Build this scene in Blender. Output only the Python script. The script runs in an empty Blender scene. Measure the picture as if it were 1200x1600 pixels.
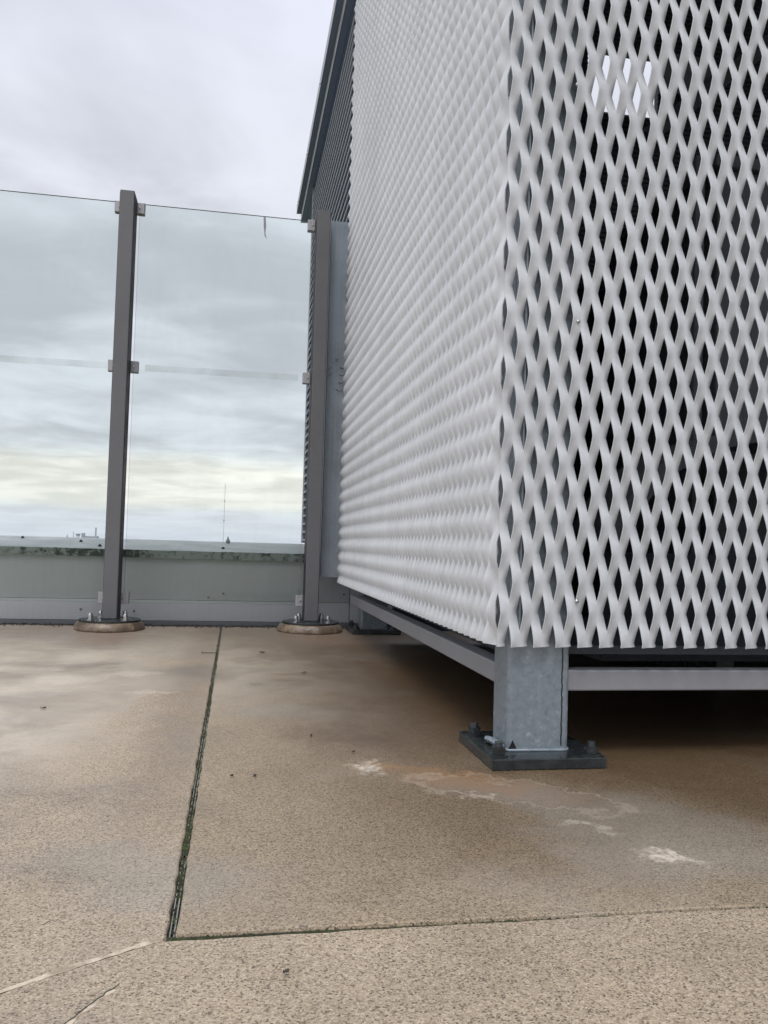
import bpy, bmesh, math, random
from mathutils import Vector, Matrix
random.seed(7)
S = bpy.context.scene
COL = S.collection
R = math.radians

# ------------------------------------------------------------------ camera
F_PX, YAW, PITCH, ROLL, EYE = 1269.37, 0.179324, 0.040792, 0.028991, 0.40
cy, sy, cp, sp, cr, sr = math.cos(YAW), math.sin(YAW), math.cos(PITCH), math.sin(PITCH), math.cos(ROLL), math.sin(ROLL)
RZ = Matrix(((cy, -sy, 0), (sy, cy, 0), (0, 0, 1)))
B = Matrix(((1, 0, 0), (0, 0, -1), (0, 1, 0)))
RX = Matrix(((1, 0, 0), (0, cp, sp), (0, -sp, cp)))
RR = Matrix(((cr, -sr, 0), (sr, cr, 0), (0, 0, 1)))
W2C = RR @ RX @ B @ RZ
cam = bpy.data.cameras.new('camera')
cam.sensor_fit = 'VERTICAL'; cam.sensor_height = 24.0; cam.sensor_width = 18.0
cam.lens = 24.0 * F_PX / 1600.0
cam.clip_start = 0.02; cam.clip_end = 20000
camo = bpy.data.objects.new('camera', cam); COL.objects.link(camo)
m3 = Matrix((W2C[0], -W2C[1], -W2C[2])).transposed()
camo.matrix_world = Matrix.Translation((0, 0, EYE)) @ m3.to_4x4()
S.camera = camo
S.render.resolution_x, S.render.resolution_y = 768, 1024

# ------------------------------------------------------------------ sky
SUN_EL, SUN_AZ = R(60), R(-156)      # azimuth measured from +Y towards +X: high up on the left, behind the cloud
world = bpy.data.worlds.new('World'); S.world = world; world.use_nodes = True
wt = world.node_tree; wt.nodes.clear()

class NT:
    """small helper to write node trees"""
    def __init__(s, tree): s.t = tree
    def n(s, kind, **kw):
        nd = s.t.nodes.new(kind)
        ins = kw.pop('ins', {})
        for k, v in kw.items(): setattr(nd, k, v)
        for k, v in ins.items(): s.put(nd.inputs[k], v)
        return nd
    def put(s, sock, v):
        if isinstance(v, bpy.types.NodeSocket): s.t.links.new(v, sock)
        else:
            if hasattr(sock, 'default_value'):
                if sock.type == 'RGBA' and len(v) == 3: v = (*v, 1)
                sock.default_value = v
    def m(s, op, a, b=0.0, c=None, clamp=False):
        nd = s.n('ShaderNodeMath', operation=op, use_clamp=clamp)
        s.put(nd.inputs[0], a); s.put(nd.inputs[1], b)
        if c is not None: s.put(nd.inputs[2], c)
        return nd.outputs[0]
    def v(s, op, a, b=None, scale=None):
        nd = s.n('ShaderNodeVectorMath', operation=op)
        s.put(nd.inputs[0], a)
        if b is not None: s.put(nd.inputs[1], b)
        if scale is not None: s.put(nd.inputs['Scale'], scale)
        return nd.outputs[1] if op in ('LENGTH', 'DISTANCE', 'DOT_PRODUCT') else nd.outputs[0]
    def mix(s, f, a, b, mode='MIX'):
        nd = s.n('ShaderNodeMix', data_type='RGBA', blend_type=mode)
        s.put(nd.inputs[0], f); s.put(nd.inputs[6], a); s.put(nd.inputs[7], b)
        return nd.outputs[2]
    def rng(s, x, a, b, c=0.0, d=1.0, smooth=True):
        nd = s.n('ShaderNodeMapRange', interpolation_type='SMOOTHSTEP' if smooth else 'LINEAR')
        for i, q in enumerate((x, a, b, c, d)): s.put(nd.inputs[i], q)
        return nd.outputs[0]
    def noise(s, vec, scale, detail=4, rough=.55, dist=0.0, col=False):
        nd = s.n('ShaderNodeTexNoise', ins={'Vector': vec, 'Scale': scale, 'Detail': detail, 'Roughness': rough, 'Distortion': dist})
        return nd.outputs['Color' if col else 'Fac']
    def vor(s, vec, scale, feature='F1'):
        return s.n('ShaderNodeTexVoronoi', feature=feature, ins={'Vector': vec, 'Scale': scale})
    def ramp(s, f, pts):
        nd = s.n('ShaderNodeValToRGB'); s.put(nd.inputs[0], f)
        e = nd.color_ramp.elements
        while len(e) < len(pts): e.new(.5)
        for k, (p, c) in zip(e, pts):
            k.position = p; k.color = (*c, 1) if len(c) == 3 else c
        return nd.outputs[0]
    def sep(s, v):
        nd = s.n('ShaderNodeSeparateXYZ'); s.put(nd.inputs[0], v); return nd.outputs
    def comb(s, x, y, z):
        nd = s.n('ShaderNodeCombineXYZ')
        for i, q in enumerate((x, y, z)): s.put(nd.inputs[i], q)
        return nd.outputs[0]

w = NT(wt)
dirv = w.n('ShaderNodeTexCoord').outputs['Generated']
dx, dy, dz = w.sep(dirv)
up = w.m('MAXIMUM', dz, 0.0)
den = w.m('ADD', up, 0.10)
plane = w.comb(w.m('DIVIDE', dx, den), w.m('DIVIDE', dy, den), 0.0)     # a flat cloud deck seen in perspective
n1 = w.noise(w.v('ADD', plane, (3.1, 1.7, 0.0)), 0.85, 6, .55, .6)
n2 = w.noise(w.v('ADD', plane, (9.4, 5.2, 2.0)), 2.2, 5, .52, .4)
cl = w.m('ADD', w.m('MULTIPLY', n1, .55), w.m('MULTIPLY', n2, .45))
wob = w.m('MULTIPLY', w.m('SUBTRACT', w.noise(plane, .55, 4, .5), .5), .045)
el = w.m('ADD', up, wob)
base = w.ramp(el, [(0.0, (8.2, 8.5, 9.5)), (.030, (8.7, 8.9, 9.6)), (.046, (10.6, 10.3, 9.8)), (.084, (11.2, 10.8, 10.1)),
                   (.106, (8.4, 8.6, 9.2)), (.18, (7.9, 8.1, 8.8)), (.30, (8.0, 8.2, 8.9)), (.46, (8.1, 8.4, 9.3)), (.60, (8.6, 8.8, 10.1)), (.78, (10.6, 10.8, 11.9)), (1.0, (13.6, 13.8, 14.8))])
shade = w.rng(cl, .37, .62, .76, 1.11)
wisp = w.m('MULTIPLY_ADD', w.m('SUBTRACT', shade, 1.0), w.m('MULTIPLY', w.rng(up, .0, .09, .25, 1.0), w.rng(up, .33, .52, 1.0, .5)), 1.0)
cloud = w.mix(1.0, base, w.n('ShaderNodeCombineColor', ins={0: wisp, 1: wisp, 2: wisp}).outputs[0], 'MULTIPLY')
# veil of brighter cloud round the hidden sun
sund = (math.cos(SUN_EL) * math.sin(SUN_AZ), math.cos(SUN_EL) * math.cos(SUN_AZ), math.sin(SUN_EL))
glow = w.m('POWER', w.m('MAXIMUM', w.v('DOT_PRODUCT', dirv, sund), 0.0), 14.0)
gl = w.m('MULTIPLY_ADD', glow, .75, 1.0)
cloud = w.mix(1.0, cloud, w.n('ShaderNodeCombineColor', ins={0: gl, 1: gl, 2: gl}).outputs[0], 'MULTIPLY')
sky = w.n('ShaderNodeTexSky', sky_type='NISHITA', sun_disc=False, sun_elevation=SUN_EL, sun_rotation=SUN_AZ, air_density=1.0, dust_density=2.0, ozone_density=1.0)
mixed = w.mix(.93, sky.outputs[0], cloud)
bg = w.n('ShaderNodeBackground', ins={'Color': mixed, 'Strength': 0.1})
w.t.links.new(bg.outputs[0], w.n('ShaderNodeOutputWorld').inputs[0])

sl = bpy.data.lights.new('sun', 'SUN'); sl.energy = 1.25; sl.angle = R(20); sl.color = (1, .98, .95)
so = bpy.data.objects.new('sun', sl); COL.objects.link(so)
so.rotation_euler = Vector(sund).to_track_quat('Z', 'Y').to_euler(); so.location = (3, 5, 8)

S.view_settings.view_transform = 'Standard'; S.view_settings.look = 'None'
S.view_settings.exposure = 0.0; S.view_settings.gamma = 1.0; S.view_settings.use_curve_mapping = False
S.render.engine = 'CYCLES'
S.cycles.max_bounces = 6; S.cycles.diffuse_bounces = 3; S.cycles.glossy_bounces = 3; S.cycles.transparent_max_bounces = 12

# ------------------------------------------------------------------ materials
MATS = {}
def mat(name, fn=None, **kw):
    if name in MATS: return MATS[name]
    m = bpy.data.materials.new(name); m.use_nodes = True
    t = m.node_tree; t.nodes.clear(); q = NT(t)
    out = q.n('ShaderNodeOutputMaterial')
    p = q.n('ShaderNodeBsdfPrincipled')
    for k, v in kw.items(): q.put(p.inputs[k], v)
    t.links.new(p.outputs[0], out.inputs[0])
    if fn: fn(q, p, out)
    MATS[name] = m
    return m
def bump(q, p, h, strength=.3, dist=.002):
    b = q.n('ShaderNodeBump', ins={'Height': h, 'Strength': strength, 'Distance': dist})
    q.put(p.inputs['Normal'], b.outputs[0])
def obj_co(q): return q.n('ShaderNodeTexCoord').outputs['Object']
def world_co(q): return q.n('ShaderNodeNewGeometry').outputs['Position']

def worn(name, col, rough, var=.18, metal=0.0, scale=9.0, spec=.5, streak=0.0):
    def fn(q, p, out):
        co = world_co(q)
        a = q.noise(co, scale, 5, .6); b = q.noise(co, scale * 14, 3, .6)
        f = q.m('ADD', q.m('MULTIPLY', a, .7), q.m('MULTIPLY', b, .3))
        if streak:
            st = q.noise(q.v('MULTIPLY', co, (60, 60, 2.2)), 1.0, 3, .5)
            f = q.m('ADD', q.m('MULTIPLY', f, 1 - streak), q.m('MULTIPLY', st, streak))
        lo = tuple(c * (1 - var) for c in col); hi = tuple(min(1, c * (1 + var)) for c in col)
        q.put(p.inputs['Base Color'], q.mix(q.rng(f, .3, .7), lo, hi))
        q.put(p.inputs['Roughness'], q.rng(a, .3, .7, rough * .85, min(1, rough * 1.15)))
    return mat(name, fn, Metallic=metal, **{'Specular IOR Level': spec})

M_MESH = worn('powder_coated_mesh', (.615, .635, .655), .40, .12, scale=3.0, streak=.35)
M_POST = worn('grey_brown_post_paint', (.138, .140, .148), .5, .07, scale=4.0)
M_CLAMP = worn('satin_clamp_metal', (.42, .41, .42), .42, .08, metal=.3)
M_STEEL = worn('bright_bolt_steel', (.55, .55, .56), .28, .15, metal=1.0, scale=60)
M_DARKSTEEL = worn('wet_dark_plate', (.024, .029, .030), .26, .6, scale=28)
M_RAIL = worn('grey_rail_coating', (.27, .275, .29), .5, .08, scale=7)
M_CLAD = worn('grey_parapet_cladding', (.62, .63, .645), .5, .06, scale=2.5, streak=.3)
M_KICK = worn('pale_kick_plate', (.80, .80, .83), .45, .05, scale=3, streak=.3)
M_TRIM = worn('cladding_trim', (.30, .31, .33), .5, .08, scale=4)
M_STRIP = worn('smooth_galvanised_sheet', (.30, .34, .38), .40, .2, metal=.4, scale=6, streak=.3)
M_LOUV = worn('blue_grey_louvre_coating', (.30, .32, .36), .5, .06)
M_FLASH = worn('dark_blue_flashing', (.17, .215, .32), .42, .08, scale=4)
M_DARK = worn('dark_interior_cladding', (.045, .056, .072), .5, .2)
M_UNIT = worn('grey_unit_casing', (.17, .18, .20), .45, .1, scale=4)
M_FAR = worn('hazed_far_structures', (.38, .41, .45), .8, .1, scale=.1)  # distance haze is put into this pale grey-blue
M_SIDESTRIP = worn('near_black_strip', (.022, .025, .030), .6, .2)
M_BLACK = mat('black_void', **{'Base Color': (.008, .008, .009, 1), 'Roughness': .9})

def galv(q, p, out):
    co = world_co(q)
    a = q.noise(co, 7, 5, .6); b = q.noise(co, 70, 5, .7); c = q.vor(q.v('ADD', co, q.v('SCALE', q.noise(co, 40, 3, .6, col=True), scale=.02)), 120).outputs['Color']
    sp_ = q.sep(c)[0]
    f = q.m('ADD', q.m('MULTIPLY', a, .4), q.m('ADD', q.m('MULTIPLY', b, .52), q.m('MULTIPLY', sp_, .08)))
    col = q.ramp(f, [(.30, (.15, .18, .205)), (.46, (.225, .265, .295)), (.57, (.265, .31, .345)), (.68, (.46, .50, .535))])
    drip = q.rng(q.noise(q.v('MULTIPLY', co, (55, 55, 5)), 1.0, 4, .6), .55, .72)
    col = q.mix(q.m('MULTIPLY', drip, .35), col, (.36, .40, .42, 1))
    q.put(p.inputs['Base Color'], col)
    q.put(p.inputs['Roughness'], q.rng(b, .3, .7, .34, .6))
    bump(q, p, b, .25, .001)
M_GALV = mat('galvanised_steel', galv, Metallic=.35)

def padm(q, p, out):
    co = world_co(q)
    a = q.noise(co, 14, 5, .6); b = q.noise(co, 90, 4, .6)
    col = q.ramp(a, [(.36, (.045, .028, .017)), (.5, (.13, .088, .055)), (.62, (.29, .215, .15))])
    q.put(p.inputs['Base Color'], q.mix(.35, col, q.mix(b, (.06, .045, .03, 1), (.32, .26, .2, 1))))
    q.put(p.inputs['Roughness'], .38); bump(q, p, q.m('ADD', a, q.m('MULTIPLY', b, .4)), .6, .006)
M_PAD = mat('wet_mortar_pad', padm)

def copm(q, p, out):
    co = world_co(q)
    x, y, z = q.sep(co)
    a = q.noise(co, 5, 6, .62); b = q.noise(co, 38, 5, .65); c = q.noise(q.v('MULTIPLY', co, (1, 3, 1)), 2.2, 4, .55)
    top = q.mix(q.rng(a, .35, .68), (.40, .42, .41, 1), (.70, .70, .69, 1))
    top = q.mix(q.m('MULTIPLY', q.rng(b, .55, .7), .4), top, (.2, .23, .2, 1))
    # algae lives on the front edge
    nz = q.sep(q.n('ShaderNodeNewGeometry').outputs['True Normal'])[1]
    front = q.rng(q.m('MULTIPLY', nz, -1.0), .5, .9)
    alg = q.mix(q.rng(q.m('ADD', q.m('MULTIPLY', b, .6), q.m('MULTIPLY', c, .5)), .48, .62), (.42, .44, .41, 1), (.035, .045, .035, 1))
    q.put(p.inputs['Base Color'], q.mix(front, top, alg))
    q.put(p.inputs['Roughness'], q.rng(a, .3, .7, .3, .6)); bump(q, p, b, .4, .003)
M_COP = mat('algae_stained_coping', copm)

def mossm(q, p, out):
    co = world_co(q); a = q.noise(co, 60, 3, .6)
    q.put(p.inputs['Base Color'], q.ramp(a, [(.3, (.020, .018, .012)), (.52, (.035, .042, .016)), (.7, (.07, .095, .025))]))
M_MOSS = mat('moss_and_soil', mossm, Roughness=.9)
M_SOIL = mat('joint_dirt', lambda q, p, o: q.put(p.inputs['Base Color'], q.mix(q.noise(world_co(q), 120, 4), (.02, .017, .013, 1), (.08, .075, .055, 1))), Roughness=.85)
M_SEAL = worn('pale_joint_strip', (.22, .225, .20), .5, .25, scale=70)
M_MORTAR = mat('pale_mortar_fill', lambda q, p, o: q.put(p.inputs['Base Color'], q.mix(q.rng(q.noise(world_co(q), 45, 5, .65), .38, .58), (.33, .265, .19, 1), (.60, .51, .40, 1))), Roughness=.8)

def glassm(q, p, out):
    q.t.nodes.remove(p)
    co = world_co(q)
    tr = q.n('ShaderNodeBsdfTransparent', ins={'Color': (.924, .953, .945, 1)})
    gl_ = q.n('ShaderNodeBsdfGlossy', ins={'Color': (.9, .95, .93, 1), 'Roughness': .03})
    fr = q.n('ShaderNodeFresnel', ins={'IOR': 1.45})
    dirt = q.n('ShaderNodeBsdfDiffuse', ins={'Color': (.6, .63, .62, 1)})
    d = q.m('MULTIPLY', q.rng(q.noise(q.v('MULTIPLY', co, (4, 4, 1.4)), 1.6, 6, .65), .45, .8), .035)
    m1 = q.n('ShaderNodeMixShader', ins={0: fr.outputs[0], 1: tr.outputs[0], 2: gl_.outputs[0]})
    m2 = q.n('ShaderNodeMixShader', ins={0: d, 1: m1.outputs[0], 2: dirt.outputs[0]})
    q.t.links.new(m2.outputs[0], out.inputs[0])
M_GLASS = mat('tinted_glass', glassm)
M_GEDGE = mat('dark_green_glass_edge', **{'Base Color': (.03, .05, .05, 1), 'Roughness': .2})
def filmm(q, p, out):
    q.t.nodes.remove(p)
    tr = q.n('ShaderNodeBsdfTransparent', ins={'Color': (.97, .975, .965, 1)})
    df = q.n('ShaderNodeBsdfTranslucent', ins={'Color': (.85, .86, .83, 1)})
    f = q.rng(q.noise(world_co(q), 6, 4), .35, .65, .06, .26)
    q.t.links.new(q.n('ShaderNodeMixShader', ins={0: f, 1: tr.outputs[0], 2: df.outputs[0]}).outputs[0], out.inputs[0])
M_FILM = mat('adhesive_film', filmm)

def deckm(q, p, out):
    co = world_co(q)
    x, y, z = q.sep(co)
    flat = q.comb(x, y, 0.0)
    jit = q.v('SCALE', q.v('SUBTRACT', q.noise(co, 260, 2, .5, col=True), (.5, .5, .5)), scale=.0024)
    ag = q.v('ADD', co, jit)
    v1 = q.vor(ag, 520); r1 = q.sep(v1.outputs['Color'])[0]
    v2 = q.vor(ag, 260); r2 = q.sep(v2.outputs['Color'])[1]
    fine = q.noise(co, 480, 3, .7)
    grain = q.ramp(r1, [(0.0, (.05, .036, .025)), (.07, (.15, .115, .08)), (.24, (.33, .262, .188)), (.55, (.44, .355, .26)), (.82, (.52, .43, .325)), (1.0, (.66, .57, .46))])
    grain = q.mix(q.m('MULTIPLY', q.rng(r2, .86, .87), q.rng(v2.outputs['Distance'], .42, .30)), grain, (.050, .038, .028, 1))
    grain = q.mix(.28, grain, q.mix(q.rng(fine, .3, .7), (.19, .15, .11, 1), (.55, .46, .355, 1)))
    # smooth cement film left on the surface in big patches
    big = q.noise(flat, .9, 5, .55, .4); mid = q.noise(flat, 3.4, 6, .6, .3); sm = q.noise(flat, 14, 5, .6)
    wx = q.m('ADD', x, q.m('MULTIPLY', q.m('SUBTRACT', mid, .5), .9)); wy = q.m('ADD', y, q.m('MULTIPLY', q.m('SUBTRACT', mid, .5), 1.2))
    left = q.m('MULTIPLY', q.rng(wx, -.12, -.34), q.rng(wy, 1.15, 1.9))
    right = q.m('MULTIPLY', q.m('MULTIPLY', q.rng(wx, .42, .12), q.rng(x, -.052, -.048, 0, 1)), q.rng(wy, 1.5, 2.6))
    film = q.m('MAXIMUM', left, q.m('MULTIPLY', right, .75))
    film = q.m('MULTIPLY', film, q.rng(sm, .25, .6, .58, .88))
    filmc = q.mix(q.rng(mid, .35, .65), (.46, .385, .31, 1), (.62, .545, .455, 1))
    filmc = q.mix(q.m('MULTIPLY', q.rng(q.noise(q.v('MULTIPLY', flat, (1, 5, 1)), 5, 5, .6), .5, .75), .35), filmc, (.52, .47, .40, 1))
    col = q.mix(film, grain, filmc)
    # broad tone differences, brown and grey
    tone = q.m('ADD', q.m('MULTIPLY', big, .6), q.m('MULTIPLY', mid, .4))
    col = q.mix(1.0, col, q.ramp(tone, [(.37, (.54, .50, .45)), (.47, (.84, .82, .78)), (.60, (1.08, 1.05, 1.0))]), 'MULTIPLY')
    slabtone = q.m('MULTIPLY', q.rng(x, -.05, -.049), q.rng(y, .855, .858))
    col = q.mix(q.m('MULTIPLY', slabtone, .9), col, q.mix(1.0, col, (.80, .775, .72, 1), 'MULTIPLY'))
    damp_shade = q.m('MULTIPLY', q.rng(q.m('ADD', q.m('ADD', x, q.m('MULTIPLY', q.m('SUBTRACT', mid, .5), .7)), q.m('MULTIPLY', q.m('SUBTRACT', big, .5), .8)), -.02, .38), q.rng(q.m('ADD', y, q.m('MULTIPLY', q.m('SUBTRACT', mid, .5), .5)), .9, 1.1))  # darkens towards the enclosure: wet concrete plus its shade, painted in
    col = q.mix(q.m('MULTIPLY', damp_shade, .9), col, q.mix(1.0, col, (.53, .475, .40, 1), 'MULTIPLY'))
    gry = q.rng(q.noise(q.v('ADD', flat, (5, 2, 0)), 2.1, 4, .5), .5, .68)
    col = q.mix(q.m('MULTIPLY', gry, .32), col, (.31, .30, .275, 1))
    # damp brown strip beside the long joint
    strip = q.m('MULTIPLY', q.rng(q.m('ABSOLUTE', q.m('ADD', q.m('ADD', x, .10), q.m('MULTIPLY', q.m('SUBTRACT', sm, .5), .12))), .10, .02), q.rng(y, .9, 1.5))
    strip = q.m('MULTIPLY', strip, q.rng(x, -.044, -.052))
    col = q.mix(q.m('MULTIPLY', strip, .35), col, (.165, .115, .075, 1))
    # brown staining with painted-in shade, growing towards the plant enclosure
    stain_shade = q.m('MULTIPLY', q.rng(q.m('ADD', wx, q.m('MULTIPLY', q.m('SUBTRACT', big, .5), .5)), .02, .48), q.rng(wy, 1.25, 1.85))
    stain_shade = q.m('MAXIMUM', stain_shade, q.m('MULTIPLY', q.rng(q.m('ADD', wx, q.m('MULTIPLY', wy, .35)), 0.98, 1.28), .85))
    col = q.mix(q.m('MULTIPLY', stain_shade, q.rng(sm, .3, .65, .55, .88)), col, q.mix(.5, q.mix(sm, (.07, .044, .026, 1), (.17, .112, .066, 1)), q.mix(1.0, col, (.44, .34, .25, 1), 'MULTIPLY')))
    nd = q.v('SCALE', q.v('SUBTRACT', q.noise(flat, 20, 5, .6, col=True), (.5, .5, .5)), scale=.16)
    nf = q.v('ADD', flat, nd)
    def blob(cx, cy_, rx, ry, rot=0.0, soft=.5):
        d = q.v('SUBTRACT', nf, (cx, cy_, 0))
        if rot:
            mp = q.n('ShaderNodeVectorRotate', rotation_type='Z_AXIS', ins={'Vector': d, 'Angle': rot}); d = mp.outputs[0]
        return q.rng(q.v('LENGTH', q.v('MULTIPLY', d, (1 / rx, 1 / ry, 0))), 1.0, 1.0 - soft)
    rust = q.m('MAXIMUM', blob(.40, 1.36, .17, .07, .5, .8), q.m('MULTIPLY', blob(.30, 1.45, .13, .04, .3, .9), .7))
    col = q.mix(q.m('MULTIPLY', rust, .75), col, (.30, .16, .065, 1))
    film2 = q.m('MULTIPLY', blob(.46, 1.30, .22, .075, .55, .55), .55)
    col = q.mix(film2, col, q.mix(mid, (.17, .115, .08, 1), (.30, .235, .175, 1)))
    pale = q.m('MAXIMUM', q.m('MAXIMUM', blob(.252, 1.455, .042, .05, 0, .9), blob(.578, .998, .056, .025, .5, .85)),
               q.m('MAXIMUM', q.m('MULTIPLY', blob(.515, 1.115, .07, .018, .75, .7), .4), q.m('MULTIPLY', blob(.40, 1.275, .07, .012, .45, .8), .5)))
    pale = q.m('MAXIMUM', pale, q.m('MULTIPLY', q.m('MAXIMUM', blob(-.30, 2.5, .12, .06, 0, .6), blob(-.20, 2.2, .10, .03, 0, .6)), .5))
    col = q.mix(q.m('MULTIPLY', pale, q.rng(q.noise(flat, 90, 5, .65), .35, .6, .2, .9)), col, (.68, .60, .49, 1))
    rim = q.m('MULTIPLY', q.rng(q.m('ABSOLUTE', q.m('SUBTRACT', blob(.47, 1.29, .235, .085, .55, .9), .2)), .12, .0), .35)
    col = q.mix(rim, col, (.44, .37, .29, 1))
    fringe = q.m('MULTIPLY', q.rng(q.m('ADD', y, q.m('MULTIPLY', q.m('SUBTRACT', mid, .5), 1.0)), 2.9, 3.6), .7)
    col = q.mix(fringe, col, q.mix(sm, (.15, .115, .085, 1), (.30, .245, .19, 1)))
    reds = q.m('MULTIPLY', q.m('MAXIMUM', blob(-.50, 3.35, .16, .40, 0, .9), blob(.36, 3.4, .2, .3, 0, .9)), .5)
    col = q.mix(reds, col, (.22, .135, .085, 1))
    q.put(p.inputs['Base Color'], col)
    wet = q.m('MAXIMUM', q.m('MULTIPLY', film, .9), q.m('MULTIPLY', q.rng(tone, .58, .40), .75))
    wet = q.m('MAXIMUM', q.m('MAXIMUM', q.m('MAXIMUM', wet, q.m('MULTIPLY', damp_shade, .5)), q.m('MULTIPLY', stain_shade, .75)), q.m('MULTIPLY', film2, .8))
    q.put(p.inputs['Roughness'], q.rng(wet, 0, 1, .58, .24, False))
    h = q.m('ADD', q.m('MULTIPLY', v1.outputs['Distance'], .8), q.m('MULTIPLY', fine, .6))
    b1 = q.n('ShaderNodeBump', ins={'Height': h, 'Strength': q.rng(film, 0, 1, .55, .12, False), 'Distance': .0012})
    b2 = q.n('ShaderNodeBump', ins={'Height': mid, 'Strength': .35, 'Distance': .012, 'Normal': b1.outputs[0]})
    q.put(p.inputs['Normal'], b2.outputs[0])
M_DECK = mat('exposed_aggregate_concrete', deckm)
M_GROUND = worn('far_fields', (.07, .09, .05), .9, .4, scale=.01)
M_CONC = worn('raw_concrete', (.3, .29, .27), .8, .2, scale=2)

# ------------------------------------------------------------------ mesh helpers
class MB:
    def __init__(s): s.v = []; s.f = []; s.mi = []
    def face(s, ids, mi=0): s.f.append(ids); s.mi.append(mi)
    def box(s, x0, x1, y0, y1, z0, z1, mi=0):
        b = len(s.v)
        s.v += [(x, y, z) for z in (z0, z1) for y in (y0, y1) for x in (x0, x1)]
        for q in ((0, 2, 3, 1), (4, 5, 7, 6), (0, 1, 5, 4), (2, 6, 7, 3), (0, 4, 6, 2), (1, 3, 7, 5)): s.face([b + i for i in q], mi)
        return s
    def prism(s, prof, axis, a, b_, mi=0, cap=True):
        """closed profile extruded along an axis; prof pairs fill the two other axes in order"""
        n = len(prof); b = len(s.v)
        for t in (a, b_):
            for (p, q) in prof:
                s.v.append({'x': (t, p, q), 'y': (p, t, q), 'z': (p, q, t)}[axis])
        for i in range(n):
            j = (i + 1) % n; s.face([b + i, b + j, b + n + j, b + n + i], mi)
        if cap: s.face([b + i for i in range(n)][::-1], mi); s.face([b + n + i for i in range(n)], mi)
        return s
    def lathe(s, prof, n=24, c=(0, 0), mi=0):
        b = len(s.v)
        for (r, z) in prof:
            for k in range(n):
                a = 2 * math.pi * k / n; s.v.append((c[0] + r * math.cos(a), c[1] + r * math.sin(a), z))
        for i in range(len(prof) - 1):
            for k in range(n):
                l = (k + 1) % n; s.face([b + i * n + k, b + i * n + l, b + (i + 1) * n + l, b + (i + 1) * n + k], mi)
        s.face([b + k for k in range(n)][::-1], mi); s.face([b + (len(prof) - 1) * n + k for k in range(n)], mi)
        return s
    def tube(s, pts, r, n=6, mi=0):
        rings = []
        for i, p in enumerate(pts):
            p = Vector(p); d = (Vector(pts[min(i + 1, len(pts) - 1)]) - Vector(pts[max(i - 1, 0)])).normalized()
            a = d.cross(Vector((0, 0, 1)) if abs(d.z) < .9 else Vector((1, 0, 0))).normalized(); c = d.cross(a)
            ring = []
            for k in range(n):
                t = 2 * math.pi * k / n; ring.append(len(s.v)); s.v.append(tuple(p + a * r * math.cos(t) + c * r * math.sin(t)))
            rings.append(ring)
        for a, b in zip(rings, rings[1:]):
            for k in range(n): s.face([a[k], a[(k + 1) % n], b[(k + 1) % n], b[k]], mi)
        s.face(rings[0][::-1], mi); s.face(rings[-1], mi)
        return s
    def mesh(s, name, mats, smooth=False, bevel=0.0):
        me = bpy.data.meshes.new(name); me.from_pydata(s.v, [], s.f)
        for m in (mats if isinstance(mats, (list, tuple)) else [mats]): me.materials.append(m)
        me.polygons.foreach_set('material_index', s.mi)
        bm = bmesh.new(); bm.from_mesh(me); bmesh.ops.recalc_face_normals(bm, faces=bm.faces)
        if bevel: bmesh.ops.bevel(bm, geom=list(bm.edges), offset=bevel, segments=2, affect='EDGES', profile=.6)
        bm.to_mesh(me); bm.free()
        if smooth: me.polygons.foreach_set('use_smooth', [True] * len(me.polygons))
        return me
    def obj(s, name, mats, parent=None, smooth=False, bevel=0.0):
        return link(name, s.mesh(name, mats, smooth, bevel), parent)
def link(name, data, parent=None):
    o = bpy.data.objects.new(name, data); COL.objects.link(o)
    if parent: o.parent = parent
    return o
def tag(o, label=None, cat=None, group=None, kind=None):
    if label: o['label'] = label
    if cat: o['category'] = cat
    if group: o['group'] = group
    if kind: o['kind'] = kind
    return o
def empty(name, label, cat, group=None, loc=(0, 0, 0)):
    o = link(name, None); o.location = loc; o.empty_display_size = .1
    return tag(o, label, cat, group)
def copy_tree(o, parent=None):
    c = o.copy(); COL.objects.link(c); c.parent = parent
    for ch in list(o.children): copy_tree(ch, c)
    return c
def hexa(r): return [(r * math.cos(R(60 * k)), r * math.sin(R(60 * k))) for k in range(6)]
def rrect(x0, x1, y0, y1, r, n=5):
    out = []
    for cx, cy_, a0 in ((x1 - r, y1 - r, 0), (x0 + r, y1 - r, 90), (x0 + r, y0 + r, 180), (x1 - r, y0 + r, 270)):
        for k in range(n + 1):
            a = R(a0 + 90 * k / n); out.append((cx + r * math.cos(a), cy_ + r * math.sin(a)))
    return out

# ------------------------------------------------------------------ the setting
g = MB(); N = 48
g.v = [(9000 * math.cos(2 * math.pi * k / N), 9000 * math.sin(2 * math.pi * k / N), -18) for k in range(N)]; g.face(list(range(N)))
tag(g.obj('ground', M_GROUND), kind='structure')
tag(MB().box(-9, 9, -8, 4.42, -18.1, -.07).obj('building_mass', M_CONC), kind='structure')

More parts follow.
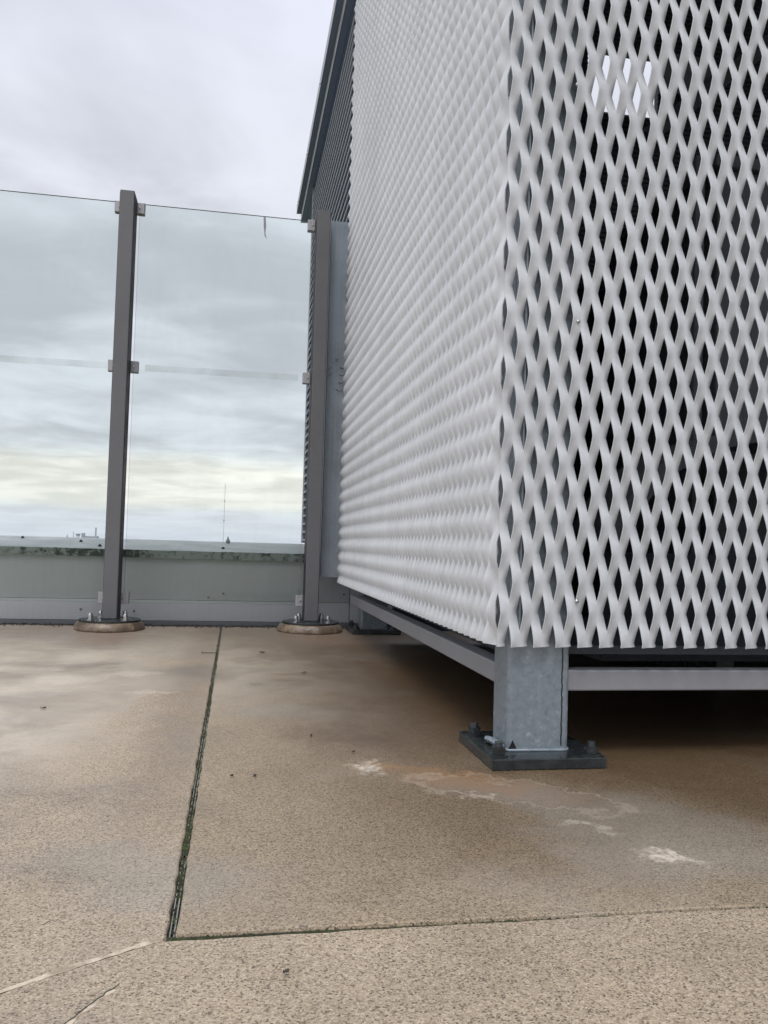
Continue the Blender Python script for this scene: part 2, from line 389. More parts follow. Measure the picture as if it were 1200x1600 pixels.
def slab(name, ring, jit=.0012, step=.02, zt=0.0):
    """a cast slab with slightly ragged, rounded arrises"""
    rnd = random.Random(name + str(len(ring)))
    pts = []
    for i, a in enumerate(ring):
        b = ring[(i + 1) % len(ring)]; a = Vector((a[0], a[1])); b = Vector((b[0], b[1]))
        L = (b - a).length; n = max(1, min(160, int(L / step)))
        nrm = Vector((b.y - a.y, a.x - b.x)).normalized() if L else Vector((0, 0))
        for k in range(n): pts.append((a.lerp(b, k / n) + nrm * rnd.uniform(-jit, jit) if k else a, nrm))
    mb = MB(); n = len(pts)
    for dz, ins in ((zt, .0030), (zt - .0012, .0010), (zt - .004, 0.0), (-.065, 0.0)):
        for (p, nr) in pts: mb.v.append((p.x - nr.x * ins, p.y - nr.y * ins, dz))
    mb.face(list(range(n)))
    for l in range(3):
        for i in range(n):
            j = (i + 1) % n; mb.face([l * n + i, (l + 1) * n + i, (l + 1) * n + j, l * n + j])
    return tag(mb.obj(name, M_DECK), kind='structure')
JX, JY = -.050, .858
edge = 3.875
crackpts = [(-.057, .8535), (-.075, .845), (-.102, .828), (-.125, .815), (-.151, .798), (-.19, .772), (-.25, .735), (-.4, .64), (-.8, .42), (-1.6, .02), (-6, -2.0)]
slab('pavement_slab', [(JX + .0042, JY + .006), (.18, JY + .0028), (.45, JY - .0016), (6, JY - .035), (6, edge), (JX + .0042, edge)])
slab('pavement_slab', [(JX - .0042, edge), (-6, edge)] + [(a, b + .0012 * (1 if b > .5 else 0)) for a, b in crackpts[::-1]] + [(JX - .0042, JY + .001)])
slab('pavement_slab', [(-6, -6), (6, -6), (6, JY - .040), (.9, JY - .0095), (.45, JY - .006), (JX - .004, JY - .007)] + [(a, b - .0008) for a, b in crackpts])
tag(MB().box(-6, 6, -6, edge + .16, -.068, -.030).obj('slab_bedding', M_SOIL), kind='structure')
# pale mortar run into the curved crack
mb = MB()
for a, b in zip(crackpts, crackpts[1:]):
    if b[1] < .1: break
    n = 6
    for k in range(n):
        p = Vector(a).lerp(Vector(b), k / n); q_ = Vector(a).lerp(Vector(b), (k + 1) / n); i = len(mb.v)
        e0 = .0007 * math.sin(p.x * 310) + .0008 * math.sin(p.x * 77); e1 = .0007 * math.sin(q_.x * 310) + .0008 * math.sin(q_.x * 77)
        mb.v += [(p.x, p.y + .0042 + e0, .0003), (p.x, p.y - .0040 - .8 * e0, .0003), (q_.x, q_.y - .0040 - .8 * e1, .0003), (q_.x, q_.y + .0042 + e1, .0003)]
        mb.face([i, i + 1, i + 2, i + 3])
tag(mb.obj('mortar_line', M_MORTAR), kind='structure')
# open hairline crack on the front slab
mb = MB(); pts = [(-.0885, .775), (-.0905, .7705), (-.0925, .7665), (-.0985, .7615), (-.0993, .7565), (-.1035, .7520), (-.1075, .7445), (-.1105, .7405), (-.1155, .7315), (-.1175, .7265), (-.1215, .7215), (-.127, .711), (-.137, .695), (-.15, .66), (-.17, .6)]
for i, (a, b) in enumerate(zip(pts, pts[1:])):
    wd = (.0003 + .0006 * min(1, i / 2 + .2)) * random.uniform(.6, 1.2); k = len(mb.v)
    mb.v += [(a[0] - wd, a[1], .0004), (a[0] + wd, a[1] - wd, .0004), (b[0] + wd, b[1] - wd, .0004), (b[0] - wd, b[1], .0004)]; mb.face([k, k + 1, k + 2, k + 3])
tag(mb.obj('slab_crack', M_SOIL), kind='structure')
mb = MB()
for i, (a, b) in enumerate(zip(pts[2:], pts[3:])):
    wa, wb_ = .003 + .0015 * math.sin(i * 1.7), .003 + .0015 * math.sin(i * 1.7 + 1.7); k = len(mb.v)
    mb.v += [(a[0] - .0002, a[1], .0002), (a[0] + wa, a[1] - wa, .0002), (b[0] + wb_, b[1] - wb_, .0002), (b[0] - .0002, b[1], .0002)]; mb.face([k, k + 1, k + 2, k + 3])
tag(mb.obj('mortar_line', M_MORTAR), kind='structure')
# two pale lips of the joint strip
js = MB()
for xa, xb in ((JX - .0024, JX - .0012), (JX + .0016, JX + .0030)):
    js.box(xa, xb, JY + .004, edge, -.02, -.0045)
tag(MB().box(JX - .006, JX + .006, JY, edge, -.0298, -.0085).obj('joint_fill', M_SOIL), kind='structure')
tag(js.obj('joint_strip', M_SEAL), kind='structure')

cj = MB(); cj.v = [(JX - .0042, JY - .008, -.0045), (.2, JY - .008, -.0045), (.9, JY - .0125, -.0045), (6, JY - .045, -.0045), (6, JY - .03, -.0045), (.9, JY - .001, -.0045), (.2, JY + .006, -.0045), (JX - .0042, JY + .008, -.0045)]
cj.face(list(range(8))); tag(cj.obj('joint_fill', M_SOIL), kind='structure')
def moss_bits(name, label, gen, n, s0, s1, seed, m=M_MOSS):
    rnd = random.Random(seed); mb = MB()
    for _ in range(n):
        x, y, z = gen(rnd); s = rnd.uniform(s0, s1); i = len(mb.v)
        a = rnd.uniform(0, 6.3)
        ring = [(x + s * rnd.uniform(.6, 1.2) * math.cos(a + t * 1.2566), y + s * rnd.uniform(.6, 1.2) * math.sin(a + t * 1.2566), z) for t in range(5)]
        mb.v += ring + [(x + rnd.uniform(-.3, .3) * s, y + rnd.uniform(-.3, .3) * s, z + s * rnd.uniform(.5, 1.0))]
        for t in range(5): mb.face([i + t, i + (t + 1) % 5, i + 5])
    return tag(mb.obj(name, m), label, 'moss', kind='stuff')
def dens(y):
    return .12 + .95 * max(0, 1 - abs(y - 1.15) / .13) + .9 * max(0, 1 - abs(y - 1.0) / .05) + .8 * max(0, 1 - abs(y - 2.15) / .3) + .5 * max(0, 1 - abs(y - 2.8) / .3) + .35 * max(0, 1 - abs(y - 1.5) / .06)
def gj(r):
    while True:
        y = r.uniform(JY, edge)
        if r.random() < dens(y) * min(1, 1.3 / y + .35): return (JX + r.gauss(0, .0033) * (1 + .5 * (y > 1.8)), y, -.0075 + .0035 * r.random())
moss_bits('joint_moss', 'dark green moss growing along the long slab joint', gj, 3300, .0012, .0034, 3)
def gx(r):
    x = JX + .95 * r.random() ** 2.2
    return (x, JY - .0015 - .036 * max(0, (x - JX)) / 6 + r.gauss(0, .0016), -.0048 + .0015 * r.random())
moss_bits('joint_moss', 'dark soil and moss packed in the cross joint of the front slab', gx, 1500, .001, .0034, 5)
def gw(r):
    return (r.uniform(-1.5, 1.0), edge - abs(r.gauss(0, .035)) + .02, -.002)
moss_bits('joint_moss', 'dark dirt and moss along the foot of the parapet', gw, 2600, .003, .011, 9, M_SOIL)

# ------------------------------------------------------------------ parapet
PY = 4.0
par = empty('parapet_wall', 'low grey clad parapet with algae-stained coping behind the glass screen', 'parapet', loc=(0, PY, 0))
def at_par(o): o.location = (0, -PY, 0); return o
px = [-4.0, -2.6, -1.25, .10 + .0, .565, 1.9, 3.3]
px = [-4.2, -2.62, -1.04 - .35, .565, 2.1, 3.7]
for a, b in zip(px, px[1:]):
    at_par(MB().box(a + .0015, b - .0015, PY, PY + .03, .1105, .315).obj('cladding_panel', M_CLAD, par, bevel=.0015))
    at_par(MB().box(a + .0015, b - .0015, PY - .003, PY + .03, .012, .109).obj('kick_plate', M_KICK, par, bevel=.0015))
at_par(MB().box(-4.2, 3.7, PY + .031, PY + .30, -.07, .315).obj('wall_core', M_CONC, par))
at_par(MB().prism([(PY - .004, -.012), (PY + .03, -.012), (PY + .03, .0105), (PY - .004, .0105)], 'x', -4.2, 3.7).obj('bottom_trim', M_TRIM, par, bevel=.001))
cop = MB(); prof0 = [(PY - .035, .309), (PY - .037, .345), (PY - .030, .3475), (PY + .46, .3935), (PY + .47, .388), (PY + .47, .316), (PY + .30, .316), (PY - .02, .3155)]
nx = 320; n = len(prof0)
rr = random.Random(4); wv = 0
for k in range(nx + 1):
    xx = -4.2 + 7.9 * k / nx; wv = .8 * wv + rr.gauss(0, .0009)
    for i, (y, z) in enumerate(prof0): cop.v.append((xx, y + (wv * .6 if i < 3 else 0), z + (wv + rr.gauss(0, .0007) if i in (0, 7) else rr.gauss(0, .0006) if i in (1, 2) else 0)))
for k in range(nx):
    for i in range(n):
        j = (i + 1) % n; cop.face([k * n + i, k * n + j, (k + 1) * n + j, (k + 1) * n + i])
cop.face(list(range(n))); cop.face([nx * n + i for i in range(n)])
at_par(cop.obj('coping', M_COP, par))
scr = MB().lathe([(.006, 0), (.006, .002), (.004, .0042), (.0005, .005)], 10).mesh('screw', M_TRIM, True)
for (x, z) in ((-.05, .145), (-.70, .06), (-.46, .055), (-.12, .125), (.535, .15)):
    o = link('screw', scr, par); o.location = (x, -.0035 if z < .109 else -.0005, z); o.rotation_euler = (R(90), 0, 0)
# fixings on top of the coping
fx = MB().prism(hexa(.008), 'z', 0, .006).mesh('cap', M_BLACK)
def copz(y): return .3475 + (y - (PY - .03)) * (.046 / .49)
def fixing(x, y, label, h):
    e = empty('coping_fixing', label, 'fixing', loc=(x, y, copz(y)))
    MB().prism(hexa(.0085), 'z', -.001, .006).obj('nut', M_BLACK, e)
    MB().lathe([(.0045, .006), (.0045, .006 + h * .5), (.001, .006 + h)], 10).obj('stud', M_BLACK, e)
fixing(-1.055, 4.35, 'leftmost small dark fixing on the coping, at its far edge', .006)
fixing(-.755, 4.24, 'small dark fixing on the coping left of the left post, below the far masts', .006)
fixing(-.635, 4.05, 'small dark fixing on the coping just left of the left post, near its front edge', .006)
fixing(-.06, 4.09, 'small dark fixing on the coping in front of the pointed spike', .004)
sp_ = MB().lathe([(.009, 0), (.009, .004), (.012, .006), (.012, .012), (.007, .020), (.001, .037)], 10).obj('coping_spike', M_TRIM)
sp_.location = (-.0405, 4.38, copz(4.38)); tag(sp_, 'small dark pointed spike on the far edge of the coping below the tall mast', 'spike')

# ------------------------------------------------------------------ glass screen
def clamp_mesh():
    mb = MB(); mb.prism(rrect(-.018, .018, -.017, .017, .005, 3), 'z', -.0255, .0255)
    return mb.mesh('glass_clamp', M_CLAMP, bevel=.002)
CL = clamp_mesh()
NUT = MB().prism(hexa(.0115), 'z', .003, .015).lathe([(.016, 0), (.016, .003)], 16).lathe([(.0105, .015), (.0100, .020), (.0075, .0255), (.001, .028)], 14).mesh('acorn_nut', M_STEEL, bevel=0)
GY = 3.80
def fence_post(xc, label, sides):
    e = empty('glass_screen_post', label, 'post', 'posts of the glass screen', loc=(xc, 3.735, 0))
    PADZ = .036
    pad = MB(); prof = [(.147, 0), (.147, .007), (.143, .018), (.136, PADZ - .005), (.130, PADZ)]
    n = 64; rn = random.Random(int(xc * 1000)); ph = rn.uniform(0, 6)
    b0 = len(pad.v)
    for i, (r, z) in enumerate(prof):
        for k in range(n):
            a = 2 * math.pi * k / n
            rr_ = r * (1 + .018 * math.sin(3 * a + ph) + .012 * math.sin(7 * a + 2 * ph) + rn.uniform(-.004, .004) + (.02 * math.sin(17 * a) if i in (1, 2) else 0))
            pad.v.append((rr_ * math.cos(a), rr_ * math.sin(a) - .022, z))
    for i in range(len(prof) - 1):
        for k in range(n):
            l = (k + 1) % n; pad.face([i * n + k, i * n + l, (i + 1) * n + l, (i + 1) * n + k])
    pad.face(list(range(n))[::-1]); pad.face([(len(prof) - 1) * n + k for k in range(n)])
    pad.obj('mortar_pad', M_PAD, e, smooth=True)
    pl = MB().lathe([(.128, PADZ + .0005), (.129, PADZ + .002), (.129, PADZ + .0075), (.127, PADZ + .009)], 48, (0, -.022)).obj('base_plate', M_DARKSTEEL, e)
    for (bx, by) in ((-.072, -.075), (.072, -.075), (-.050, .055), (.055, .055)):
        o = link('acorn_nut', NUT, pl); o.location = (bx, by - .012, PADZ + .009); o.scale = (1.0, 1.0, 1.15)
    tube = MB().prism(rrect(-.0305, .0305, -.045, .066, .0035, 3), 'z', PADZ + .009, 1.937).obj('post_tube', M_POST, e)
    MB().prism(rrect(-.034, .034, -.0485, .0695, .004, 3), 'z', PADZ + .0091, PADZ + .014).obj('weld_collar', M_DARKSTEEL, e)
    for sgn in (-1, 1):
        MB().box(min(sgn * .0306, sgn * .0320), max(sgn * .0306, sgn * .0320), -.040, .062, PADZ + .0145, 1.93).obj('side_strip', M_SIDESTRIP, e)  # thin near-black strip laid over each side face of the post
    for sgn in sides:
        for z in (1.899, 1.172, .131):
            c = link('glass_clamp', CL, e); c.location = (sgn * (.0305 + .0178), GY - 3.735, z)
            s_ = MB().lathe([(.005, 0), (.005, .0015), (.0035, .003)], 10).obj('clamp_screw', M_STEEL, c)
            s_.rotation_euler = (R(90), 0, 0); s_.location = (-sgn * .004, -.0173, 0)
    return e
XA, XB = -.527, .348
fence_post(XA, 'tall grey-brown post left of the clear pane, on a round mortar pad', (-1, 1))
fence_post(XB, 'tall grey-brown post beside the galvanised strip at the mesh enclosure', (-1,))
def pane(x0, x1, label, films):
    e = empty('glass_screen', label, 'glass screen', 'glass screens between the posts', loc=((x0 + x1) / 2, GY, .1115))
    def loc(o): o.location = (-(x0 + x1) / 2, -GY, -.1115); return o
    mb = MB(); mb.box(x0, x1, GY - .005, GY + .005, .1115, 1.924)
    me = mb.mesh('glass_sheet', [M_GLASS, M_GEDGE])
    for p_ in me.polygons:
        p_.material_index = 0 if abs(p_.normal.y) > .9 else 1
    loc(link('glass_sheet', me, e))
    for (a, b) in films:
        mb = MB(); mb.v = [(a, GY - .0058, 1.157), (b, GY - .0058, 1.157), (b, GY - .0058, 1.187), (a, GY - .0058, 1.187)]; mb.face([0, 1, 2, 3])
        loc(mb.obj('film_strip', M_FILM, e))
    return e
pane(-1.36, XA - .043, 'clear tinted glass pane left of the left post, cut by the picture edge', [(-1.33, XA - .07)])
pR = pane(XA + .043, XB - .043, 'clear tinted glass pane between the two grey-brown posts', [(XA + .095, XB - .088)])
mb = MB()  # grey smear of old glue near the top edge
sm = [(.074, 1.921), (.084, 1.921), (.088, 1.875), (.085, 1.845), (.092, 1.815), (.082, 1.83), (.076, 1.875)]
mb.v = [(x, GY - .0057, z) for x, z in sm]; mb.face(list(range(len(sm))))
o = mb.obj('glue_smear', M_TRIM, pR); o.location = (-(XA + XB) / 2, -GY, -.1115)

# galvanised closing strip between screen and enclosure
cs = empty('closure_strip', 'galvanised steel strip closing the gap between post and mesh enclosure', 'steel strip', loc=(.435, 3.80, .24))
def lcs(o): o.location = (-.435, -3.80, -.24); return o
lcs(MB().prism([(.392, 3.86), (.392, 3.80), (.396, 3.797), (.479, 3.797), (.483, 3.80), (.483, 3.86), (.4805, 3.86), (.4805, 3.8), (.3945, 3.8), (.3945, 3.86)], 'z', .243, 1.935).obj('steel_sheet', M_STRIP, cs))
rt = random.Random(12)
for k, (x, z, l, m_) in enumerate(((.405, 1.215, .020, M_SEAL), (.407, 1.185, .022, M_SEAL), (.470, 1.235, .03, M_BLACK), (.468, 1.20, .03, M_BLACK), (.466, 1.165, .035, M_BLACK), (.460, 1.13, .045, M_BLACK), (.440, 1.27, .012, M_BLACK))):
    pts = []
    for i in range(7):
        t = i / 6; pts.append((x + (t - .5) * l * (1 if k < 2 else .9), 3.794 - .004 * math.sin(t * 3.1), z + (t * l if k < 2 else -l * .35 * math.sin(t * 3.0) + .3 * l * t)))
    lcs(MB().tube(pts, .0012, 5).obj('tie_wire', m_, cs))

# ------------------------------------------------------------------ plant enclosure
enc = empty('plant_enclosure', 'tall enclosure of pale expanded metal mesh on galvanised steel columns', 'enclosure', loc=(.575, 1.515, 0))
def E(o): o.location = (-.575, -1.515, 0); return o
P_, L_ = .0218, .1124
Z0 = .218; ZA = Z0 + .064
def expanded(u0, ns, par0, z0, z1, place, name, nseg=14, nac=3, seed=1):
    """slit-and-stretched sheet: ns strands from u0; slit j has parity (j+par0)%2; place(u, n, z) -> xyz"""
    rnd = random.Random(seed)
    a = .0355
    dzs = L_ / nseg
    k0 = math.ceil((z0 - ZA) / dzs + 1e-6); zs = [z0] + [ZA + k * dzs for k in range(k0, int((z1 - ZA) / dzs) + 1)] + [z1]
    if zs[-1] - zs[-2] < 1e-4: zs.pop(-2)
    if zs[1] - zs[0] < 1e-4: zs.pop(1)
    def slit(j, z):
        mid = ZA + (L_ / 2 if (j + par0) % 2 else 0)
        d = (z - mid + L_ / 2) % L_ - L_ / 2
        t = max(0.0, 1 - abs(d) / a)
        return t, math.sin(t * math.pi / 2)
    v, f = [], []
    ncol = nac + 1
    for j in range(ns):
        base_ = len(v)
        for z in zs:
            t0, s0 = slit(j, z); t1, s1 = slit(j + 1, z)
            ua = u0 + j * P_ + 0.0026 * (.1 * t0 + .9 * s0); na = .0118 * (.75 * t0 + .25 * s0)
            ub = u0 + (j + 1) * P_ - .0042 * (.9 * t1 + .1 * s1); nb = -.0122 * (.85 * t1 + .15 * s1)
            for c in range(ncol):
                q = c / nac
                v.append(place(ua + (ub - ua) * q, na * (1 - q) ** 1.35 + nb * q ** 1.9, z))
        for i in range(len(zs) - 1):
            for c in range(nac):
                x = base_ + i * ncol + c
                f.append((x, x + 1, x + ncol + 1, x + ncol))
    me = bpy.data.meshes.new(name); me.from_pydata(v, [], f); me.materials.append(M_MESH)
    bm = bmesh.new(); bm.from_mesh(me); bmesh.ops.remove_doubles(bm, verts=bm.verts, dist=1e-5); bm.to_mesh(me); bm.free()
    me.polygons.foreach_set('use_smooth', [True] * len(me.polygons))
    o = link(name, me, enc); E(o)
    md = o.modifiers.new('thickness', 'SOLIDIFY'); md.thickness = .0020; md.offset = 0
    es = o.modifiers.new('sheared_edges', 'EDGE_SPLIT'); es.split_angle = R(42)
    return o
YF, XL = 1.452, .484           # planes of the front and side sheets
SEAM = 1.975
# front: row A openings sit at x = .570 + k * 2P ; u = x
for (z0, z1, sd) in ((Z0, SEAM - .0008, 1), (SEAM + .0008, 3.12, 2)):
    fp = expanded(.570 - 4 * P_, 90, 0, z0, z1, lambda u, n, z: (u, YF - n, z), 'mesh_panel', 16, 4, sd)
    sp2 = expanded(-1.468 - 107 * P_, 107, 0, z0, z1, lambda u, n, z: (XL - n, -u, z), 'mesh_panel', 12, 3, sd + 4)

# corner columns with base plates
HEX = MB().prism(hexa(.0135), 'z', .004, .016).lathe([(.0185, 0), (.0185, .0035)], 18).lathe([(.008, .016)] + [(.0072 + .0008 * (k % 2), .016 + .0012 * k) for k in range(1, 9)], 12).mesh('anchor_bolt', M_DARKSTEEL)
def column(y0, dx=0.0):
    c = E(MB().prism(rrect(.513, .636, y0, y0 + .09, .009, 5), 'z', .0205, 3.14).obj('support_column', M_GALV, enc, smooth=False))
    pl = MB().box(.468, .688, y0 - .055, y0 + .172, .0005, .0205).obj('base_plate', M_DARKSTEEL, c, bevel=.002)
    for x, y in ((.490, y0 + .133), (.488, y0 - .028), (.666, y0 - .034), (.664, y0 + .133)):
        o = link('anchor_bolt', HEX, c); o.location = (x, y, .0205); o.rotation_euler = (0, 0, random.uniform(0, 1))
    c.location.x += dx
    return c
c0 = column(1.471)
nt = MB(); nt.v = [(.5155, 1.4700, .0215), (.5345, 1.4700, .0215), (.5245, 1.4700, .0415), (.5155, 1.475, .0215), (.5345, 1.475, .0215), (.5245, 1.475, .0415)]  # solid black wedge on the face, painting the dark inside of a notch
for q in ((0, 1, 2), (3, 5, 4), (0, 3, 4, 1), (1, 4, 5, 2), (2, 5, 3, 0)): nt.face(list(q))
nt.obj('notch_shade', M_BLACK, c0)
# weld bead round the foot
wb = MB(); ring = rrect(.5125, .6365, 1.4705, 1.5615, .01, 4); ring.append(ring[0]); wb.tube([(x, y, .0225 + random.uniform(-.001, .001)) for x, y in ring], .0032, 6); wb.obj('weld_bead', M_GALV, c0, smooth=True)
# long seam run down the front of the column
sd = MB(); sd.tube([(.6205 + random.uniform(-.0008, .0008), 1.4706, .03 + .008 * k) for k in range(24)], .0013, 5); sd.obj('weld_seam', M_DARKSTEEL, c0)
column(3.64, .055)
# low rails
E(MB().prism(rrect(1.485, 1.525, .130, .170, .003, 2), 'x', .6365, 3.2).obj('low_rail', M_RAIL, enc))
E(MB().prism(rrect(.517, .557, .133, .173, .003, 2), 'y', 1.562, 3.639).obj('low_rail', M_RAIL, enc))
# inner uprights and cross rails that carry the sheets
for z in (.30, 1.0, SEAM, 2.9):
    E(MB().box(.520, .560, 1.562, 3.639, z - .02, z + .02).obj('cross_rail', M_GALV, enc))
for z in (SEAM, 2.9):
    E(MB().box(.637, 3.2, 1.485, 1.525, z - .02, z + .02).obj('cross_rail', M_GALV, enc))
E(MB().tube([(.532, 1.4665, .25), (.532, 1.4665, 3.05)], .0028, 8).obj('earth_cable', M_GALV, enc))
# rivets holding the front sheet
rv = MB().lathe([(.0042, 0), (.004, .0016), (.002, .003), (.0005, .0033)], 12).mesh('rivet', M_STEEL, True)
for x, z in ((.637, .305), (.629, .838), (.618, 1.30)):
    o = link('rivet', rv, enc); o.location = (x - .575, YF - .004 - 1.515, z); o.rotation_euler = (R(90), 0, 0)
# back and side walls of the plant room: ribbed dark cladding with one opening to the sky
BW = 3.30; WX0, WX1, WZ0, WZ1 = 1.455, 1.79, 2.345, 2.621
def ribbed(name, x0, x1, z0, z1, y):
    mb = MB(); prof = []; z = z0; p = .022
    while z < z1 - p:
        prof += [(y, z), (y, z + p * .55), (y - .006, z + p * .65), (y - .006, z + p * .9)]; z += p
    prof += [(y, z1), (y + .03, z1), (y + .03, z0)]
    mb.prism(prof, 'x', x0, x1); return E(mb.obj(name, M_DARK, enc))
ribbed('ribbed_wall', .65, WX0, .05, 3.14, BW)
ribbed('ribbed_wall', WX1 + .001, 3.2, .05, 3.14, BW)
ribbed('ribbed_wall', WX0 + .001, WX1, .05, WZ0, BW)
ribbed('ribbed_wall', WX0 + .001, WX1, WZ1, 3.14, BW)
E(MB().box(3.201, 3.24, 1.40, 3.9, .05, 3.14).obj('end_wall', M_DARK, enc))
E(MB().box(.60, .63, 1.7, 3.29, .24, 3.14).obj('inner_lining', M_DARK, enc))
E(MB().tube([(1.53, 2.9, 2.03), (2.13, 2.9, 2.545)], .032, 4).obj('diagonal_brace', M_UNIT, enc))
E(MB().box(1.625, 1.86, 2.96, 3.0, 2.26, 2.425).obj('grey_panel', M_UNIT, enc, bevel=.003))
E(MB().box(.60, 3.2, 1.53, 3.29, .195, .212).obj('shade_tray', M_DARK, enc))  # tray added out of view to keep light off the floor below
E(MB().box(.575, .599, 1.565, 3.63, .175, .30).obj('shade_tray', M_DARK, enc))  # dark skirt added to block light behind the low rail
# roof with stepped eaves flashing
ry0, ry1 = 1.25, 7.02
E(MB().box(.502, 3.3, ry0, 3.34, 3.19, 3.24).obj('roof_deck', M_FLASH, enc))
E(MB().box(.502, .95, 3.341, ry1 - .01, 3.19, 3.24).obj('roof_deck', M_FLASH, enc))
E(MB().box(.462, .5015, ry0, ry1, 3.192, 3.268).obj('eaves_fascia', M_FLASH, enc, bevel=.002))
E(MB().box(.424, .4615, ry0, ry1 + .005, 3.2695, 3.335).obj('gutter_edge', M_FLASH, enc, bevel=.002))
E(MB().box(.4205, .4235, ry0, ry1 + .005, 3.266, 3.342).obj('lit_trim', M_CLAMP, enc))  # pale strips: the lit bands of the eaves put into the colour
E(MB().box(.4585, .4615, ry0, ry1, 3.188, 3.2690).obj('lit_trim', M_CLAMP, enc))
for y in (4.15, 5.0, 5.95, 6.8):
    o = link('rivet', rv, enc); o.location = (.4203 - .575, y - 1.515, 3.29); o.rotation_euler = (0, R(-90), 0); o.scale = (2, 2, 2)

# louvre screen beyond the glass, in line with the mesh side
ls = empty('louvre_screen', 'blue-grey louvre screen standing on the parapet beyond the glass', 'louvre screen', loc=(.52, 5.1, .39))
def lv(o): o.location = (-.52, -5.1, -.39); return o
lv(MB().box(.565, .60, 3.96, 6.27, .40, 3.185).obj('backing_sheet', M_DARK, ls))
lv(MB().box(.497, .562, 6.265, 6.30, .40, 3.185).obj('end_stile', M_LOUV, ls))
lv(MB().box(.512, .562, 3.955, 3.99, .40, 3.185).obj('end_stile', M_LOUV, ls))
bl = MB().prism([(.498, 0), (.503, -.002), (.557, .044), (.557, .048), (.503, .004), (.503, .012), (.498, .012)], 'y', 3.992, 6.263).mesh('louvre_blade', M_LOUV)
z = .415
while z < 3.12:
    o = link('louvre_blade', bl, ls); o.location = (-.52, -5.1, z - .39); z += .0605
# deck under the louvres (roof of the block behind the parapet)
tag(MB().box(.45, 3.7, PY + .475, 7.0, .20, .37).obj('rear_roof', M_CONC), kind='structure')
tag(MB().box(.45, 3.7, PY + .475, 7.0, -18, .198).obj('rear_block', M_CONC), kind='structure')

# ------------------------------------------------------------------ plant inside
vu = empty('ventilation_unit', 'dark grey ventilation unit with round fan casing behind the front mesh', 'ventilation unit', loc=(1.6, 2.3, 0))
def VU(o): o.location = (-1.6, -2.3, 0); return o
VU(MB().box(1.46, 2.4, 2.3, 3.1, .12, 1.62).obj('casing', M_UNIT, vu, bevel=.01))
VU(MB().box(1.44, 2.42, 2.28, 3.12, 1.621, 1.66).obj('lid', M_UNIT, vu, bevel=.006))
for x in (1.5, 2.3): VU(MB().box(x, x + .06, 2.34, 3.06, .0005, .119).obj('foot', M_DARKSTEEL, vu))
VU(MB().tube([(1.70, 1.95, .22 + 0), (1.70, 2.29, .22)], .0, 3).obj('duct_stub', M_UNIT, vu)) if False else None
# big round duct: quarter ring bending up to the right
dk = MB(); n = 28; prof_r = [(.36, 2.0), (.40, 2.0), (.40, 2.27), (.36, 2.27)]
for k in range(n + 1):
    a = R(20 + 150 * k / n); 
    for r, y in prof_r: dk.v.append((1.50 + r * 1.35 * math.cos(a), y, .36 + r * math.sin(a)))
for k in range(n):
    for i in range(4):
        j = (i + 1) % 4; dk.face([k * 4 + i, k * 4 + j, (k + 1) * 4 + j, (k + 1) * 4 + i])
dk.face([0, 1, 2, 3]); dk.face([n * 4 + i for i in range(4)])
VU(dk.obj('fan_casing', M_UNIT, vu))
VU(MB().box(1.0, 2.0, 2.1, 2.25, .10, .40).obj('fan_base', M_DARK, vu))
VU(MB().tube([(1.36, 2.25, 1.62), (1.36, 2.25, .2)], .02, 8).obj('pipe', M_UNIT, vu))

# ------------------------------------------------------------------ far skyline
def far(name, label, cat, fn): 
    mb = MB(); fn(mb); return tag(mb.obj(name, M_FAR), label, cat)
def lattice(mb, x, y, z0, z1, r):
    for k in range(3):
        a = 2.1 * k; mb.tube([(x + r * math.cos(a), y + r * math.sin(a), z0), (x + r * .8 * math.cos(a), y + r * .8 * math.sin(a), z1)], r * .22, 4)
    n = int((z1 - z0) / (r * 6))
    for i in range(n):
        za = z0 + (z1 - z0) * i / n; zb = z0 + (z1 - z0) * (i + 1) / n
        for k in range(3):
            a, b = 2.1 * k, 2.1 * (k + 1); mb.tube([(x + r * math.cos(a), y + r * math.sin(a), za), (x + r * math.cos(b), y + r * math.sin(b), zb)], r * .12, 3)
def guyed(mb):
    lattice(mb, -14.9, 1000, -18, 70, .38)
    for zz in (25, 48): mb.lathe([(.9, zz - .6), (.9, zz + .6)], 6, (-14.9, 1000))
    for a in (.3, 2.4, 4.5):
        for zz in (25, 66): mb.tube([(-14.9 + 30 * math.cos(a), 1000 + 30 * math.sin(a), -18), (-14.9, 1000, zz)], .03, 3)
far('radio_mast', 'very thin tall radio mast on the horizon seen through the right pane', 'mast', guyed)
def chim(mb): mb.lathe([(1.1, -18), (.75, 10.5), (.85, 10.6), (.85, 11.2)], 12, (-162, 1000))
far('chimney_stack', 'slim distant chimney just left of the left post', 'chimney', chim)
far('lattice_mast', 'short thin distant mast left of the small water tank on the skyline', 'mast', lambda mb: lattice(mb, -186.8, 1000, -18, 5.8, .5))
def tank(mb):
    for a in range(4): mb.tube([(-181.7 + 1.6 * math.cos(a * 1.571), 1000 + 1.6 * math.sin(a * 1.571), -18), (-181.7 + 1.6 * math.cos(a * 1.571), 1000 + 1.6 * math.sin(a * 1.571), 1.4)], .25, 5)
    mb.lathe([(1.0, 1.2), (2.6, 2.0), (2.8, 3.2), (1.2, 3.8)], 14, (-181.7, 1000))
far('water_tower', 'small distant water tank on legs between two masts', 'tower', tank)
def silo(mb):
    mb.box(-177.6, -174.4, 998, 1004, -18, 4.4); mb.box(-174.3, -160, 998, 1010, -18, .75); mb.prism([(998, .76), (1004, 1.3), (1010, .76)], 'x', -174.3, -160)
far('factory_block', 'distant square block with a low hall beside the chimney', 'building', silo)
far('marker_post', 'tiny distant pointed post leftmost on the skyline', 'post', lambda mb: mb.lathe([(.9, -18), (.7, .4), (.08, 2.4)], 8, (-193.7, 1000)))

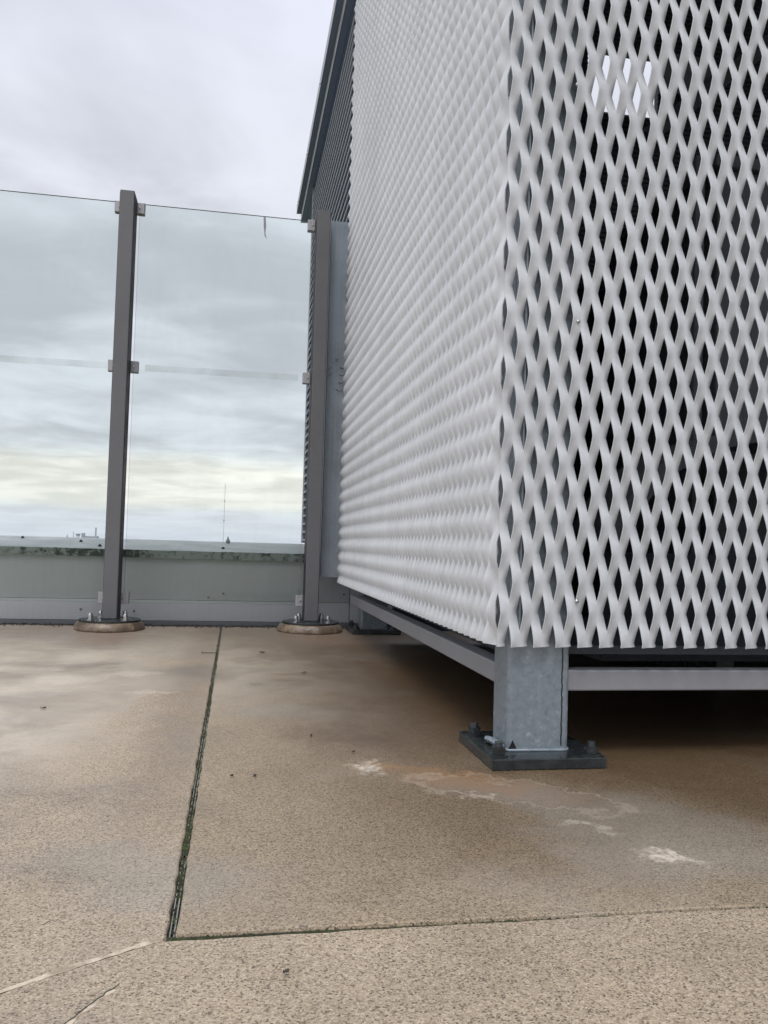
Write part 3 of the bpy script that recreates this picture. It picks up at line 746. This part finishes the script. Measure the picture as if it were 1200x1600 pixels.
# ------------------------------------------------------------------ scraps on the deck
def scrap(x, y, l, wdt, rot, label, twig=False):
    mb = MB(); rn = random.Random(int(x * 1e4 + y * 77))
    if twig:
        mb.tube([(-l / 2 + l * k / 5, rn.uniform(-.0015, .0015), .002) for k in range(6)], wdt, 5)
        mb.tube([(-l / 2, 0, .002), (-l / 2 - .004, .001, .004)], wdt * 2, 5)
    else:
        pts = []
        n = 7
        for k in range(n):
            t = k / (n - 1); h = wdt * math.sin(math.pi * min(1, max(.02, t))) * rn.uniform(.7, 1.1)
            pts.append((l * (t - .5), h, .0012 + .003 * t))
        top = pts; bot = [(a, -b, .0015 + rn.uniform(0, .004)) for a, b, c in pts]
        mb.v = top + bot + [(a, b, c + .0008) for a, b, c in top + bot]
        for o_ in (0, 2 * n):
            for k in range(n - 1): mb.face([o_ + k, o_ + k + 1, o_ + n + k + 1, o_ + n + k])
    o = mb.obj('twig' if twig else 'leaf_scrap', M_SOIL); o.location = (x, y, .0005); o.rotation_euler = (0, 0, rot)
    tag(o, label, 'twig' if twig else 'leaf scrap', 'small scraps lying on the slabs')
scrap(.221, 2.514, .016, .006, .2, 'small dark leaf scrap on the slab in front of the right glass post')
scrap(.109, 2.974, .022, .010, .1, 'dark leaf scrap farthest from the viewer, right of the long joint')
scrap(-.078, 2.951, .045, .0012, .05, 'thin dark twig lying across the slab just left of the long joint', True)
scrap(.008, 1.413, .007, .003, .8, 'left one of two tiny dark leaf specks right of the long joint')
scrap(.046, 1.409, .006, .003, 2.0, 'right one of two tiny dark leaf specks right of the long joint')
scrap(.168, 1.696, .014, .003, 1.5, 'narrow dark leaf scrap midway between joint and steel column')
scrap(.236, 1.557, .008, .003, .4, 'tiny dark leaf scrap just above the white lime patch')
scrap(-.422, 1.997, .012, .004, .3, 'dark leaf scrap on the left slab below the left post')
scrap(.060, .770, .006, .003, .3, 'small dark scrap on the front slab just below the cross joint')
# bent strip of old packing lying on the base plate, against the column
pk = MB(); pts = [(.495, 1.535, .030), (.497, 1.515, .032), (.501, 1.49, .031), (.505, 1.47, .027)]
pk.tube(pts, .006, 6)
tag(pk.obj('packing_strip', M_GALV), 'short bent metal offcut lying on the base plate against the column', 'offcut')
